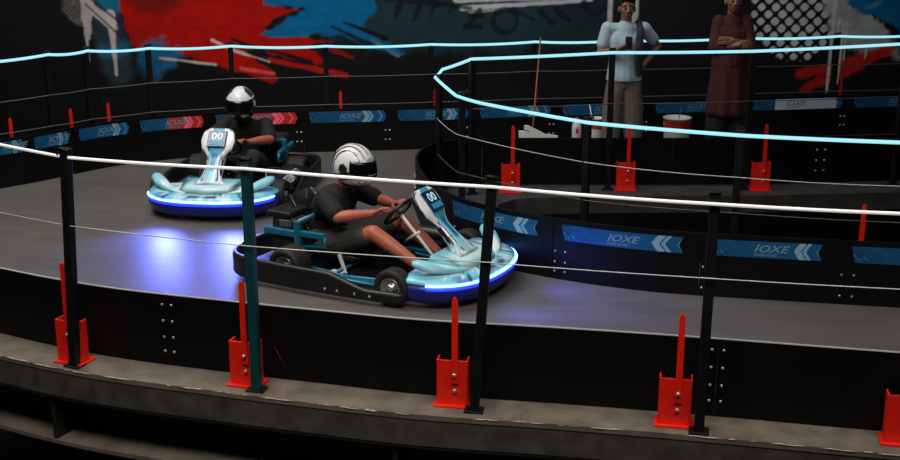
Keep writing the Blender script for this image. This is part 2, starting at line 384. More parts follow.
def banner(P, s0, s1, side, z0, z1, face, parent, red=False, flip=1, white_tail=False):
    """printed vinyl strip stuck along the panel; u runs 0..1 in reading direction"""
    n = max(30, int((s1-s0)/.006)); nz = 14; vs = []; uv = []; L = s1-s0; Hh = z1-z0
    for i in range(n+1):
        u = i/n
        for j in range(nz+1):
            w = j/nz; wob = abs(w-.5)*2
            uu = u*(1-.0)
            if flip > 0: uu = u-(1-u < .07)*0
            # arrow-shaped tail end and slanted start
            e0 = .02+.03*(1-w); e1 = 1-.035*(1-wob)*(1 if flip > 0 else 0)
            uu = e0+(e1-e0)*u if flip > 0 else e0+(1-.035*wob-e0)*u
            s = s0+uu*L if side > 0 else s1-uu*L
            vs.append(P.off(s, face, z0+w*Hh)); uv.append((uu, w))
    fs = [(i*(nz+1)+j, (i+1)*(nz+1)+j, (i+1)*(nz+1)+j+1, i*(nz+1)+j+1) for i in range(n) for j in range(nz)]
    b = MB(); b.add(vs, fs); uv = np.array(uv)
    def col(co):
        u, w = uv[:, 0], uv[:, 1]; a = np.abs(w-.5)*2
        c = np.tile(np.array(lin(BLUE)), (len(u), 1))
        sw = fbm(u*9+w*1.5, w*2.4+u*3, 41)
        k = np.clip((.46-u)*2.2, 0, .9)*np.clip((sw-.3)*3, 0, 1); c = c*(1-k[:, None])+np.array(lin(DEEP))*k[:, None]
        k = np.clip((.4-u)*3, 0, .7)*(sw > .62); c = c*(1-k[:, None])+np.array(lin((70,150,190)))*k[:, None]
        sh = u-(.05*a if flip > 0 else -.05*a)
        for p, wd, cc in ((.765, .030, PALE), (.825, .016, (120,176,206)), (.945, .012, (70,150,200))):
            k = (np.abs(sh-p-.02*(1 if flip > 0 else 0)) < wd)[:, None]; c = np.where(k, np.array(lin(cc)), c)
        if white_tail: c = np.where(((u > .3) & (u < .93))[:, None], np.array(lin((196,206,214))), c)
        if red:
            k = (u > .45)[:, None]; c = np.where(k, c[:, [2, 1, 0]]*np.array([2.1, .35, 1.]) + np.array([0, 0, .03]), c)
        return c
    o = b.build('banner', M['vbanner'], parent, paint=col, fix=False)
    # lettering
    for part, body, sz, u0, w0 in (('lettering', 'IOXE', Hh*.62, .40, .36), ('tagline', 'IOXE IOXE', Hh*.2, .40, .12)):
        vt, ft = text_mesh(body, sz, .35); mb_ = MB(); q = []
        for v in vt:
            du = v.x*1.35; s = s0+u0*L+du if side > 0 else s1-u0*L-du
            q.append(P.off(s, face+(.0015 if face >= 0 else -.0015), z0+w0*Hh+v.y))
        mb_.add(q, ft); mb_.build(part, M['print'], o, fix=False)
    o.location = -parent.location; return o

# ---- near fence
HN = 1.262
def on(P, x, y): return P.near(x, y)
near_posts = [(-2.218,6.602,'black','black fence post at the left end of the front ledge, its red bracket behind it',1.276,.879,.072),
              (-1.087,6.25,'teal_post','dark teal fence post on the front ledge before the rear of the nearer kart',1.293,.864,.0),
              (.13,5.97,'black','black fence post on the front ledge before the nose of the nearer kart',1.263,.861,.085),
              (1.293,5.709,'black','black fence post on the front ledge beside the double row of bolts at right',1.241,.859,.01)]
NP = []
for x, y, m, l, h1, h2, dx in near_posts:
    s = on(NEAR, x, y); p = Vector((x, y, 0)); post(x, y, NEAR.ang(s), h1+.03, m, l, 'posts of the front fence', dx/1.26); NP.append((s, p, h1, h2, dx))
sL = on(NEAR, -3.4, 7.5); sR = on(NEAR, 2.62, 5.64)
for x, y, l in [(-2.24,6.63,'red bracket behind the leftmost post of the front ledge'),
                (-1.152,6.292,'red bracket left of the dark teal post on the front ledge'),
                (.02,6.021,'red bracket on the front ledge below the nose of the nearer kart'),
                (1.185,5.769,'red bracket left of the bolt rows at right on the front ledge'),
                (2.3,5.547,'red bracket cut by the right edge of the photo on the front ledge')]:
    s = on(NEAR, x, y); p = Vector((x, y+.06, 0)); bracket(p.x, p.y, NEAR.ang(s), l, 'red brackets along the front ledge')
def strand(name, pts, r, m, label, cat, sag=.0, n=10, group=None):
    out = []
    for i in range(len(pts)-1):
        a, b = Vector(pts[i]), Vector(pts[i+1])
        for k in range(n):
            t = k/n; q = a.lerp(b, t); q.z -= sag*4*t*(1-t); out.append(q)
    out.append(Vector(pts[-1])); b = MB(); b.tube(out, r, 0, 8)
    return tag(b.build(name, M[m]), label, cat, group)
def npts(k):
    ln = [(-4.3,8.0),(-3.25,7.24)]; rn = [(2.5,5.42),(4,5.15)]; h = (1.262, .865)[k]
    out = [Vector((*q, h+(.05, -.0)[k])) for q in ln]
    for _, p, h1, h2, dx in NP: out.append(Vector((p.x+dx*(h1, h2)[k]/1.26, p.y-.045, (h1, h2)[k]-.004)))
    return out+[Vector((*q, h-.02*(1-k))) for q in rn]
strand('rope_light', npts(0), .0088, 'rope', 'white glowing rope along the top of the front fence', 'rope light', .006)
strand('fence_wire', npts(1), .0032, 'wire', 'thin white wire at mid height of the front fence', 'wire', .004)
# panels of the near barrier; joints carry bolts
jn = [.02, NEAR.near(-1.655, 6.6), NEAR.near(-.2, 6.2), NEAR.near(1.412, 5.9), NEAR.near(3.0, 5.56), NEAR.near(4.6, 5.27)]
nl = ['black barrier panel at the left end of the front ledge',
      'black barrier panel right of the left bolt rows on the front ledge',
      'black barrier panel below the nearer kart, left of the right bolt rows',
      'black barrier panel right of the right bolt rows on the front ledge',
      'black barrier panel running out of the photo at right along the front ledge']
for i in range(4):
    t = thing('track_barrier', nl[i], 'barrier', NEAR.off((jn[i]+jn[i+1])/2, 0), 0, 'black panels of the front barrier')
    b = MB(); ribbon(b, NEAR, jn[i]+.0004, jn[i+1]-.0004, 0.002, .44, .0, .02)
    o = b.build('sheet', M['panel'], t); o.location = -t.location
    b = MB(); ribbon(b, NEAR, jn[i]+.0004, jn[i+1]-.0004, .4402, .4455, -.001, .012); o = b.build('edge_trim', M['wire'], t); o.location = -t.location
    if i == 1:
        b = MB(); sA = NEAR.near(-1.0, 6.42)
        b.tube([NEAR.off(sA+.0, -.001, .19), NEAR.off(sA+.03, -.001, .13), NEAR.off(sA+.06, -.001, .07)], [.001, .003, .001], 0, 5)
        o = b.build('teal_mark', M['teal_post'], t); o.location = -t.location  # short teal line on the panel face
    for side, jj in ((1, jn[i]), (-1, jn[i+1])):
        if (i, side) in ((0, -1), (1, 1), (2, -1), (3, 1)):
            for z in (.09, .18, .28, .38):
                b = MB(); p = NEAR.off(jj+side*.03, -.005, z); b.lathe([(0, -.004), (.006, -.003), (.009, 0), (.009, .004), (0, .004)], p, 'y', 8)
                o = b.build('bolt', M['bolt'], t); o.location = -t.location

# ---- far barrier
HF = 1.13
fp = [(-3.80,11.42,'first'), (-3.53,11.76,'second'), (-3.03,12.14,'third'), (-2.27,12.45,'fourth'), (-1.3,12.58,'fifth'), (-.19,12.68,'sixth'), (.92,12.95,'seventh'), (1.86,13.02,'eighth'), (3.23,13.26,'ninth'), (4.35,13.44,'tenth')]
FP = []; HX = {'first': 1.20, 'second': 1.19, 'third': 1.165, 'fourth': 1.15}
desc = {'first':'at the far left of the rear fence, second from the photo edge','second':'on the rear fence below the pale paint drips','third':'on the rear fence under the blue patch beside the red paint','fourth':'on the rear fence directly behind the helmet of the farther driver','fifth':'on the rear fence behind the middle, below the red streaks','sixth':'on the rear fence just left of the tip of the lit loop','seventh':'on the rear fence behind the broom handle','eighth':'on the rear fence behind the person in the white shirt','ninth':'on the rear fence behind the person in maroon','tenth':'on the rear fence before the pale drips at right'}
for x, y, k in fp:
    s = FAR.near(x, y); p = FAR.off(s, .09); h_ = HX.get(k, HF); post(p.x, p.y, FAR.ang(s), h_, 'black', 'slim black post '+desc[k], 'posts of the rear fence'); FP.append((s, p, h_))
ss = [FAR.near(-4.9, 10.1), FAR.near(-4.4, 10.75)]+[s for s, _, _ in FP]+[FAR.near(5.4, 13.56), FAR.near(6.6, 13.7)]
p0 = FAR.off(ss[1], .09); post(p0.x, p0.y, FAR.ang(ss[1]), 1.20, 'black', 'slim black post of the rear fence nearest the left photo edge', 'posts of the rear fence')
strand('rope_light', [FAR.off(s, .045, h-.012) for s, h in zip(ss, [1.2, 1.2]+[h for _, _, h in FP]+[HF, HF])], .0135, 'led', 'cyan glowing rope along the top of the rear fence', 'rope light', .016)
strand('fence_wire', [FAR.off(s, .05, .80) for s in ss], .0055, 'wire_dim', 'upper dull wire of the rear fence, below the cyan rope', 'wire', .006)
strand('fence_wire', [FAR.off(s, .05, .50) for s in ss], .0055, 'wire_dim', 'lower dull wire of the rear fence, just above the banners', 'wire', .004)
for x, y, l in [(-4.12,11.1,'red upright bracket at the left photo edge behind the rear barrier'), (-3.72,11.62,'red upright bracket behind the rear barrier between the two leftmost posts'), (-3.5,12.0,'red upright bracket behind the rear barrier below the pale drips'),
                (-2.13,12.6,'red upright bracket right of the helmet of the farther driver'), (-1.18,12.66,'red upright bracket behind the rear barrier above the nearer driver'), (-.17,12.75,'red upright bracket behind the rear barrier left of the loop tip'),
                (.93,12.98,'red upright bracket behind the broom handle'), (4.42,13.5,'red upright bracket below the red paint strokes at right')]:
    s = FAR.near(x, y); p = FAR.off(s, .16); bracket(p.x, p.y, FAR.ang(s), l, 'red brackets behind the rear barrier')
# panel joints by position; banners read to the right
fj = [(-4.96,9.95), (-4.3,10.85), (-3.99,11.16), (-3.68,11.54), (-3.2,12.0), (-2.5,12.32), (-1.55,12.52), (-.62,12.65), (.26,12.78), (1.16,12.96), (2.2,13.08), (3.26,13.24), (4.5,13.44), (5.7,13.6)]
fl = ['leftmost rear barrier panel with a dim blue banner', 'rear barrier panel with blue banner behind the leftmost front post', 'rear barrier panel with blue banner below the pale paint drips', 'rear barrier panel with blue banner left of the farther kart',
      'rear barrier panel with a red tipped banner behind the farther kart', 'rear barrier panel with a red arrow banner right of the farther driver', 'rear barrier panel with bright blue arrow banner above the nearer driver', 'rear barrier panel with blue banner ending left of the loop tip',
      'rear barrier panel with blue banner left of the broom handle', 'rear barrier panel with blue banner behind the buckets and white shirt person', 'rear barrier panel with blue banner left of the person in maroon', 'rear barrier panel with a whitish banner under the red strokes', 'rear barrier panel with blue banner at the right photo edge']
for i in range(len(fj)-1):
    a, c = FAR.near(*fj[i]), FAR.near(*fj[i+1]); t = thing('track_barrier', fl[i], 'barrier', FAR.off((a+c)/2, 0), 0, 'black panels of the rear barrier')
    b = MB(); ribbon(b, FAR, a+.002, c-.002, .002, .46, .0, .02); o = b.build('sheet', M['panel'], t); o.location = -t.location
    banner(FAR, a+.04, c-.06, 1, .315, .435, -.004, t, red=i in (4, 5), flip=-1, white_tail=(i == 11))
    if i > 4:
        for du in (-.045, .045):
            for z in (.12, .22):
                b = MB(); b.lathe([(0, -.004), (.008, -.003), (.011, 0), (.011, .004), (0, .004)], FAR.off(c-.05+du*.5, -.004, z), 'y', 8); o = b.build('bolt', M['bolt'], t); o.location = -t.location

# ---- island barrier
IP = [(-.1,10.86,1.07,'black post at the pointed tip of the cyan lit loop'), (.1,9.86,1.08,'second black post behind the tip on the near side of the lit loop'), (1.014,8.72,1.08,'black post on the near side of the loop, between loop tip and first long span end'), (2.03,8.25,1.08,'black post on the near side of the loop below the person in maroon'), (3.25,7.98,1.08,'black post on the near side of the loop at the right photo edge')]
IF = [(.2,10.72,1.25,'black post on the far side of the loop, just right of the tip'), (1.47,10.88,1.30,'black post on the loop in front of the person in the white shirt'), (2.75,10.9,1.31,'black post on the loop in front of the person in maroon'), (4.2,11.06,1.36,'thick black post on the loop before the right edge of the mural')]
IP[2] = (*IP[2][:3], 'black post in the middle of the near side of the lit loop')
for x, y, h, l in IP+IF:
    s = ISL.near(x, y); post(x, y, ISL.ang(s), h, 'black', l, 'posts of the lit loop')
def lp(x, y, h, o=.04): return Vector((x, y-o, h))
loop = [lp(4.9, 7.55, 1.05), lp(3.25, 7.98, 1.06), lp(2.03, 8.25, 1.06), lp(1.014, 8.72, 1.06), lp(.26, 9.53, 1.06), lp(.05, 9.9, 1.06), lp(-.135, 10.86, 1.06, .02), lp(-.07, 10.93, 1.12, .0), lp(.19, 10.72, 1.25, .045), lp(1.47, 10.88, 1.285), lp(2.75, 10.9, 1.295), lp(4.2, 11.06, 1.345), lp(6, 11.3, 1.36)]
strand('rope_light', loop, .0135, 'led', 'cyan glowing rope bent in a pointed loop around the middle barrier', 'rope light', .004)
strand('fence_wire', [lp(-.12, 10.86, .69), lp(.06, 9.86, .74), lp(1.014, 8.72, .76), lp(2.03, 8.25, .76), lp(3.25, 7.98, .76), lp(4.9, 7.55, .76)], .004, 'wire', 'thin upper wire on the near side of the lit loop', 'wire', .012)
strand('fence_wire', [lp(-.12, 10.86, .36), lp(.06, 9.86, .42), lp(1.014, 8.72, .47), lp(2.03, 8.25, .50), lp(3.25, 7.98, .5), lp(4.9, 7.55, .5)], .0038, 'wire_dim', 'thin lower wire on the near side of the lit loop', 'wire', .008)
strand('fence_wire', [lp(.2, 10.72, .80), lp(1.47, 10.88, .82), lp(2.75, 10.9, .84), lp(4.2, 11.06, .86), lp(6, 11.3, .88)], .004, 'wire_dim', 'thin wire on the far side of the lit loop', 'wire', .006)
for x, y, rz, l in [(.56,10.82,.0,'red bracket on the loop ledge nearest the loop tip'), (1.634,10.9,0,'red bracket on the loop ledge below the person in the white shirt'), (2.89,10.9,.03,'red bracket on the loop ledge below the person in maroon'), (2.83,8.02,0,'red upright bracket behind the loop barrier at the right photo edge')]:
    bracket(x, y, rz, l, 'red brackets on the loop ledge')
ij = [ISL.near(*q) for q in ((5.2,7.24), (3.75,7.48), (2.62,7.7), (1.72,7.87), (.74,8.26), (-.02,8.97))]
il = ['loop barrier panel with blue arrow banner, at the right end beyond the photo edge', 'loop barrier panel with blue arrow banner cut by the right photo edge', 'loop barrier panel with blue arrow banner right of the rightmost front post', 'loop barrier panel with blue arrow banner left of the rightmost front post', 'loop barrier panel with dim blue banner behind the nose of the nearer kart']
for i in range(5):
    a, c = ij[i], ij[i+1]; t = thing('track_barrier', il[i], 'barrier', ISL.off((a+c)/2, 0), 0, 'bannered panels of the loop barrier')
    b = MB(); ribbon(b, ISL, a+.002, c-.002, .002, .45, -.02, 0); o = b.build('sheet', M['panel'], t); o.location = -t.location
    banner(ISL, a+.12, c-.05, -1, .30, .415, .004, t)
    for du in (.03, .11):
        for z in (.06, .13, .21):
            b = MB(); b.lathe([(0, -.003), (.006, -.002), (.008, 0), (.008, .004), (0, .004)], ISL.off(c-du+.01, .003, z), 'y', 8); o = b.build('bolt', M['bolt'], t); o.location = -t.location
tj = [ij[5], ISL.near(-.29, 10.2), ISL.near(.3, 11.08), ISL.near(2.1, 11.1), ISL.near(3.6, 11.2), ISL.near(5.6, 11.4)]
tl = ['curved black barrier panel behind the steering fairing of the nearer kart', 'curved black barrier panel at the far corner of the loop tip', 'black barrier panel on the loop ledge behind the two left red brackets', 'black barrier panel on the loop ledge below the person in maroon', 'black barrier panel on the loop ledge at the right photo edge']
for i in range(5):
    t = thing('track_barrier', tl[i], 'barrier', ISL.off((tj[i]+tj[i+1])/2, 0), 0, 'plain panels of the loop barrier')
    b = MB(); ribbon(b, ISL, tj[i]+.002, tj[i+1]-.002, .002, .45, -.02, 0); o = b.build('sheet', M['panel'], t); o.location = -t.location
    if i in (0, 3):
        for du in (.04, .12):
            for z in (.12, .22, .32):
                b = MB(); s = (tj[i+1]-du) if i == 3 else tj[i+1]-du
                b.lathe([(0, -.004), (.008, -.003), (.011, 0), (.011, .004), (0, .004)], ISL.off(s, -.024 if i == 3 else .003, z), 'y', 8); o = b.build('bolt', M['bolt'], t); o.location = -t.location
#@@PART2
# ------------------------------------------------------------------ figures: capsules fused into one skin
class Prims:
    def __init__(s): s.b = MB()
    def cap(s, p0, r0, p1, r1, n=14, flat=None):
        p0, p1 = Vector(p0), Vector(p1); t = (p1-p0)
        L = t.length; t = t.normalized() if L > 1e-6 else Vector((0,0,1))
        u = t.cross(Vector((0,0,1))); u = u if u.length > 1e-3 else t.cross(Vector((1,0,0))); u.normalize(); w = t.cross(u)
        R = []
        for k in range(1, 5):
            a = -PI/2+PI/2*k/4.; R.append([p0+t*(r0*math.sin(a))+(u*math.cos(2*PI*j/n)+w*math.sin(2*PI*j/n))*r0*max(.02, math.cos(a)) for j in range(n)])
        for k in range(0, 4):
            a = PI/2*k/4.; R.append([p1+t*(r1*math.sin(a))+(u*math.cos(2*PI*j/n)+w*math.sin(2*PI*j/n))*r1*max(.02, math.cos(a)) for j in range(n)])
        s.b.loft(R)
    def chain(s, pts):
        for (p, r), (q, w) in zip(pts[:-1], pts[1:]): s.cap(p, r, q, w)
    def ell(s, c, r, rot=None, n=18):
        vs = []; R = (rot or Euler((0,0,0))).to_matrix(); rings = []
        for i in range(1, 12):
            a = -PI/2+PI*i/12
            rings.append([Vector(c)+R @ Vector((r[0]*math.cos(a)*math.cos(2*PI*j/n), r[1]*math.cos(a)*math.sin(2*PI*j/n), r[2]*math.sin(a))) for j in range(n)])
        s.b.loft(rings)
    def hand(s, wr, d, nrm, side, curl=.7, spread=.0, r=.0082):
        wr = Vector(wr); d = Vector(d).normalized(); n = Vector(nrm); n = (n-d*n.dot(d)).normalized(); l = d.cross(n)*side
        for k, o in enumerate((-.031, -.011, .011, .031)):
            s.cap(wr+l*o*.62+d*.008, .014, wr+d*(.082-.004*abs(k-1.4))+l*o, .0115, 10)
        for k, (o, ln) in enumerate(((-.033, .062), (-.0112, .074), (.0112, .08), (.033, .07))):
            p = wr+d*.082+l*o; a = curl*.5; dd = d+l*o*spread
            for q, fr in enumerate((.45, .32, .25)):
                e = p+(dd*math.cos(a)+n*math.sin(a))*ln*fr; s.cap(p, r-.0006*q, e, r-.0006*(q+1), 8); p = e; a += curl
        p = wr+d*.022+l*.03; q = p+(d*.55+l*.6+n*.35).normalized()*.044; s.cap(p, .013, q, .0105, 8)
        q2 = q+(d*.8+n*.55-l*.05).normalized()*.032; s.cap(q, .0105, q2, .0092, 8); s.cap(q2, .0092, q2+(d*.7+n*.6-l*.3).normalized()*.024, .008, 8)
    def fuse(s, name, m, parent, voxel=.006, smooth=3, cut=None, paint=None):
        me = bpy.data.meshes.new(name); me.from_pydata(s.b.v, [], s.b.f); 
        bm = bmesh.new(); bm.from_mesh(me); bmesh.ops.recalc_face_normals(bm, faces=bm.faces[:]); bm.to_mesh(me); bm.free()
        o = bpy.data.objects.new(name, me); COL.objects.link(o)
        r = o.modifiers.new('r', 'REMESH'); r.mode = 'VOXEL'; r.voxel_size = voxel; r.use_smooth_shade = True
        if smooth: k = o.modifiers.new('s', 'SMOOTH'); k.iterations = smooth; k.factor = .5
        dg = bpy.context.evaluated_depsgraph_get(); me2 = bpy.data.meshes.new_from_object(o.evaluated_get(dg))
        bpy.data.objects.remove(o); bpy.data.meshes.remove(me)
        if cut:
            bm = bmesh.new(); bm.from_mesh(me2)
            for co, no in cut:
                g = bm.verts[:]+bm.edges[:]+bm.faces[:]
                bmesh.ops.bisect_plane(bm, geom=g, plane_co=co, plane_no=no, clear_outer=True)
                bmesh.ops.holes_fill(bm, edges=[e for e in bm.edges if e.is_boundary])
            bm.to_mesh(me2); bm.free()
        me2.name = name; me2.materials.clear(); me2.materials.append(m)
        if paint: set_paint(me2, paint)
        return link(name, me2, parent)

M['skin_d'] = mat('warm_tanned_skin', (176,96,74), .5, noise=.1, nscale=30)
M['skin_p'] = mat('brown_skin', (150,104,80), .5, noise=.1, nscale=30)
M['tshirt_black'] = mat('black_cotton', (19,19,21), .85, noise=.3, nscale=40, bump=.2)
M['shorts'] = mat('charcoal_shorts', (58,56,54), .9, noise=.2, nscale=30, bump=.2)
M['tshirt_blue'] = mat('pale_blue_cotton', (176,200,214), .85, noise=.06, nscale=14, bump=.25)
M['baggy'] = mat('taupe_cotton_trousers', (112,102,92), .9, noise=.22, nscale=12, bump=.3)
M['kurta'] = mat('maroon_cotton', (74,32,29), .88, noise=.22, nscale=9, bump=.3)
M['dark_cloth'] = mat('dark_trousers', (34,32,33), .9, noise=.2, nscale=12)
M['scarf'] = mat('dark_scarf', (50,50,54), .95, noise=.4, nscale=22, bump=.3)
M['hair'] = mat('black_hair', (16,14,13), .6, noise=.3, nscale=60, bump=.5)
M['shoe'] = mat('white_trainer', (186,186,182), .6)
M['sandal'] = mat('dark_leather', (40,32,28), .6)
M['screen'] = mat('dark_phone_glass', (10,10,12), .5, spec=.2)
M['eye'] = mat('eye_white', (150,142,134), .5); M['lip'] = mat('lip', (128,70,62), .5); M['iris'] = mat('dark_iris', (20,14,10), .2)

# ------------------------------------------------------------------ kart (x forward, y left, ground z = 0)
CY, ICE, WHT, NAVY = (118,206,226), (196,228,236), (236,240,240), (14,40,92)
M['kblack'] = mat('black_moulded_plastic', (15,15,17), .42, noise=.2, nscale=14)
M['kteal'] = mat('teal_frame_paint', (14,104,132), .35, .15, coat=.3)
M['tyre'] = mat('slick_rubber', (24,23,23), .7, noise=.25, nscale=40)
M['alloy'] = mat('bright_alloy', (196,196,196), .3, .85)
M['kblue'] = mat('bumper_glow_blue', (12,20,124), .38, coat=.3)  # blue glow of the light bar is put into the bumper colour
M['kled'] = mat('blue_white_led_bar', (200,220,255), .4, emit=(96,150,255), strength=7)
M['kglow'] = mat('blue_halo_glow', (60,90,255), .4, emit=(30,52,255), strength=1.0)
M['grey_plate'] = mat('grey_engine_cover', (92,94,98), .5, .3, noise=.2)
M['engine'] = mat('cast_engine_metal', (60,62,64), .45, .6, noise=.3, nscale=20)
M['seatm'] = mat('black_fibreglass_seat', (20,20,21), .35, coat=.3)
M['dash'] = mat('dark_blue_display', (12,52,92), .25, coat=.5)
M['bar'] = mat('mid_blue_bar', (60,150,190), .4)
M['dash_light'] = mat('pale_display_digits', (210,236,244), .4, emit=(190,230,245), strength=.25)

def nose_pt(f, sc=1., z=.2, out=0.):
    sn, cs = math.sin(f), math.cos(f)
    y = .56*math.copysign(abs(sn)**.82, sn); x = .46*abs(cs)**.8
    return Vector((.98+(x+out*cs)*sc, (y+out*sn)*sc, z))
def nose_paint(co):
    x, y, z = co[:, 0], co[:, 1], co[:, 2]; a = np.abs(y)
    c = np.tile(np.array(lin(CY)), (len(x), 1))
    w = fbm(x*9+3, a*9+2, 5)
    def put(m, rgb):
        c[m] = np.array(lin(rgb))
    put((w > .56) & (a < .46), ICE)
    put((np.abs(a-.30-(x-1.2)*.5) < .018+.02*w) & (z < .3), WHT)
    put((np.abs(a-.24-(x-1.2)*.55) < .014), NAVY)
    put((a > .36) & (a < .50) & (w < .47), (96,150,196))
    put((a > .34) & (a < .44) & (x < 1.14) & (w > .5), WHT)
    put((a < .17) & (np.abs(x-1.32-.1*np.sin(a*20)) < .02), NAVY)
    return c
def fairing_paint(co):
    x, y, z = co[:, 0], co[:, 1], co[:, 2]; a = np.abs(y)
    t = (z-.25)/.42
    half = np.interp(t, [0,.04,.12,.3,.45,.56,.64,.8,.93,.98,1], [.14,.135,.096,.07,.066,.096,.14,.158,.146,.13,.1])
    c = np.tile(np.array(lin(WHT)), (len(x), 1)); r = a/half
    w = fbm(y*16+4, z*12, 9)
    def put(m, rgb): c[m] = np.array(lin(rgb))
    put((r < .62) & (t > .1), CY); put((r < .5) & (t < .56) & (w > .5), ICE)
    put((r > .66) & (r < .82) & (t > .12) & (t < .55), NAVY)
    put((r < .3) & (t > .3) & (t < .58), (30,110,170)); put((t < .22) & (w < .48), (160,200,214))
    put((r > .955) & (t > .2), (24,28,34)); put((t > .58) & (r >= .5) & (r < .93), WHT); put((t > .58) & (r < .5), (70,160,190))
    return c
def build_kart(t):
    b = MB(); b.prism([(-.12,-.3),(.35,-.34),(1.02,-.3),(1.2,-.16),(1.2,.16),(1.02,.3),(.35,.34),(-.12,.3)], .045, .053); b.build('floor_tray', M['kblack'], t)
    b = MB()
    for sy in (-1, 1):
        b.tube([(-.2,sy*.3,.1),(0,sy*.31,.08),(.4,sy*.37,.075),(.85,sy*.3,.075),(1.05,sy*.2,.08),(1.25,sy*.16,.1)], .015)
        b.tube([(.22,sy*.37,.08),(.24,sy*.5,.1),(.75,sy*.5,.1),(.78,sy*.33,.08)], .013)
        b.box((.5, sy*.44, .085), (.44, .11, .012))
    for x, yy in ((-.12,.3),(.3,.36),(.85,.3),(1.24,.16)): b.tube([(x,-yy,.08),(x,yy,.08)], .014)
    b.build('chassis_frame', M['kteal'], t)
    b = MB()
    for sy in (-1, 1):
        b.box((.0, sy*.36, .25), (.05, .045, .36), bev=.008)
        b.box((-.14, sy*.36, .33), (.3, .045, .05), bev=.008); b.box((.12, sy*.36, .34), (.22, .04, .045), bev=.008)
        b.tube([(.22,sy*.36,.34),(.24,sy*.36,.27),(.02,sy*.36,.235)], .016)
    b.tube([(0,-.36,.42),(0,.36,.42)], .018); b.tube([(-.28,-.36,.33),(-.28,.36,.33)], .018)
    b.build('roll_hoop', M['kteal'], t)
    # protective band round sides and tail
    pth = [(1.0,-.585),(.9,-.61),(.5,-.64),(0,-.64),(-.28,-.62),(-.42,-.55),(-.5,-.4),(-.52,-.2),(-.52,.2),(-.5,.4),(-.42,.55),(-.28,.62),(0,.64),(.5,.64),(.9,.61),(1.0,.585)]
    P = Path(pth, 8); b = MB(); R = []
    for s in np.linspace(0, P.len, 90):
        x_ = P.at(s)[0].x; tp = .195-.085*min(1, max(0, (x_-.45)/.28))
        R.append([P.off(s, o, z) for o, z in ((-.012,.035),(-.022,.05),(-.022,tp-.02),(-.012,tp),(.012,tp),(.022,tp-.02),(.022,.05),(.012,.035))])
    b.loft(R); b.build('bumper_band', M['kblack'], t)
    for s in (.42, .52, .66, .78):
        b = MB(); b.lathe([(0,-.004),(.008,-.003),(.01,0),(.01,.004),(0,.004)], (s, -.665, .075), 'y', 8); b.build('rivet', M['alloy'], t)
    for sy in (1,):
        b = MB(); R = []
        for x in np.linspace(.16, .86, 12):
            g = 1-abs((x-.51)/.36)**4*.5
            R.append([Vector((x, sy*.62, .17)), Vector((x, sy*.615, .2)), Vector((x, sy*.50, .2+.06*g)), Vector((x, sy*.42, .2+.05*g)), Vector((x, sy*.42, .15)), Vector((x, sy*.6, .15))])
        b.loft(R); pod = b.build('side_pod', M['kblack'], t)
        vt, ft = text_mesh('TEIM  GO', .105, .2); b = MB()
        q = []
        for v in vt:
            k = v.y/.105; q.append((.80-v.x*.98, .612-.10*k, .2045+.057*k))
        b.add(q, ft); b.build('lettering', mat('pale_grey_print', (176,180,182), .6), pod, fix=False)
    # nose
    F = np.linspace(-PI/2, PI/2, 61); b = MB()
    b.loft([[nose_pt(f, 1, .04, -.03), nose_pt(f, 1, .06, 0), nose_pt(f, 1, .12, .022), nose_pt(f, 1, .165, .012), nose_pt(f, 1, .178, -.02), nose_pt(f, .9, .178), nose_pt(f, .9, .04)] for f in F]); b.build('front_bumper', M['kblue'], t)
    b = MB(); b.tube([nose_pt(f, 1, .178, .02) for f in np.linspace(-1.28, 1.28, 50)], .009, 0, 8); b.build('light_bar', M['kled'], t)
    b = MB(); b.tube([nose_pt(f, 1, .152, .012) for f in np.linspace(-1.28, 1.28, 50)], .015, 0, 8); b.build('halo_tube', M['kglow'], t)  # added glowing tube, imitates the blue halo below the light bar
    b = MB(); prof = ((1,.185,.008),(1,.2,.004),(.93,.214,0),(.8,.222,0),(.62,.228,0),(.45,.235,0),(.3,.24,0),(.12,.24,0))
    rings = []
    for f in np.linspace(-PI/2, PI/2, 61):
        r = [nose_pt(f, sc, z, o) for sc, z, o in prof]
        rings.append(r+[v-Vector((0,0,.014)) for v in r[::-1]])
    b.loft(rings)
    # middle platform carrying the fairing foot
    b.loft([[Vector((x, y*wd, z)) for x, z in ((.98,.225),(1.36-1.6*abs(y)**2,.225),(1.25-1.2*abs(y)**2,.268),(1.02,.285))] for y, wd in ((-.24,1),(-.18,1),(-.1,1),(0,1),(.1,1),(.18,1),(.24,1))])
    nc = b.build('nose_cone', M['vplastic'], t, paint=nose_paint)
    for sy in (-1, 1):
        b = MB(); cen = [(1.31,.19,.220),(1.265,.29,.232),(1.20,.38,.250),(1.13,.45,.275),(1.07,.505,.300),(1.035,.53,.312)]; wd = [.014,.034,.05,.058,.05,.02]; th = [.01,.02,.03,.038,.034,.014]
        R = []
        for i, (c, w_, h_) in enumerate(zip(cen, wd, th)):
            a = Vector(cen[max(0, i-1)]); e = Vector(cen[min(5, i+1)]); tt = (e-a).normalized(); u = tt.cross(Vector((0,0,1))).normalized(); n_ = u.cross(tt)
            R.append([Vector((c[0], c[1], c[2]))+u*w_*math.cos(k)+n_*h_*math.sin(k) for k in np.linspace(0, 2*PI, 12, endpoint=False)])
        R = [[Vector((v.x, v.y*sy, v.z)) for v in r] for r in R]
        b.loft(R); b.build('nose_horn', M['vplastic'], t, paint=lambda co: np.where(((fbm(co[:, 0]*16, co[:, 1]*16, 8) > .52) & (co[:, 2] < .285))[:, None], np.array(lin(WHT)), np.array(lin((138,214,230)))))
    # steering fairing
    b = MB(); R = []
    ts = np.linspace(0, 1, 34)
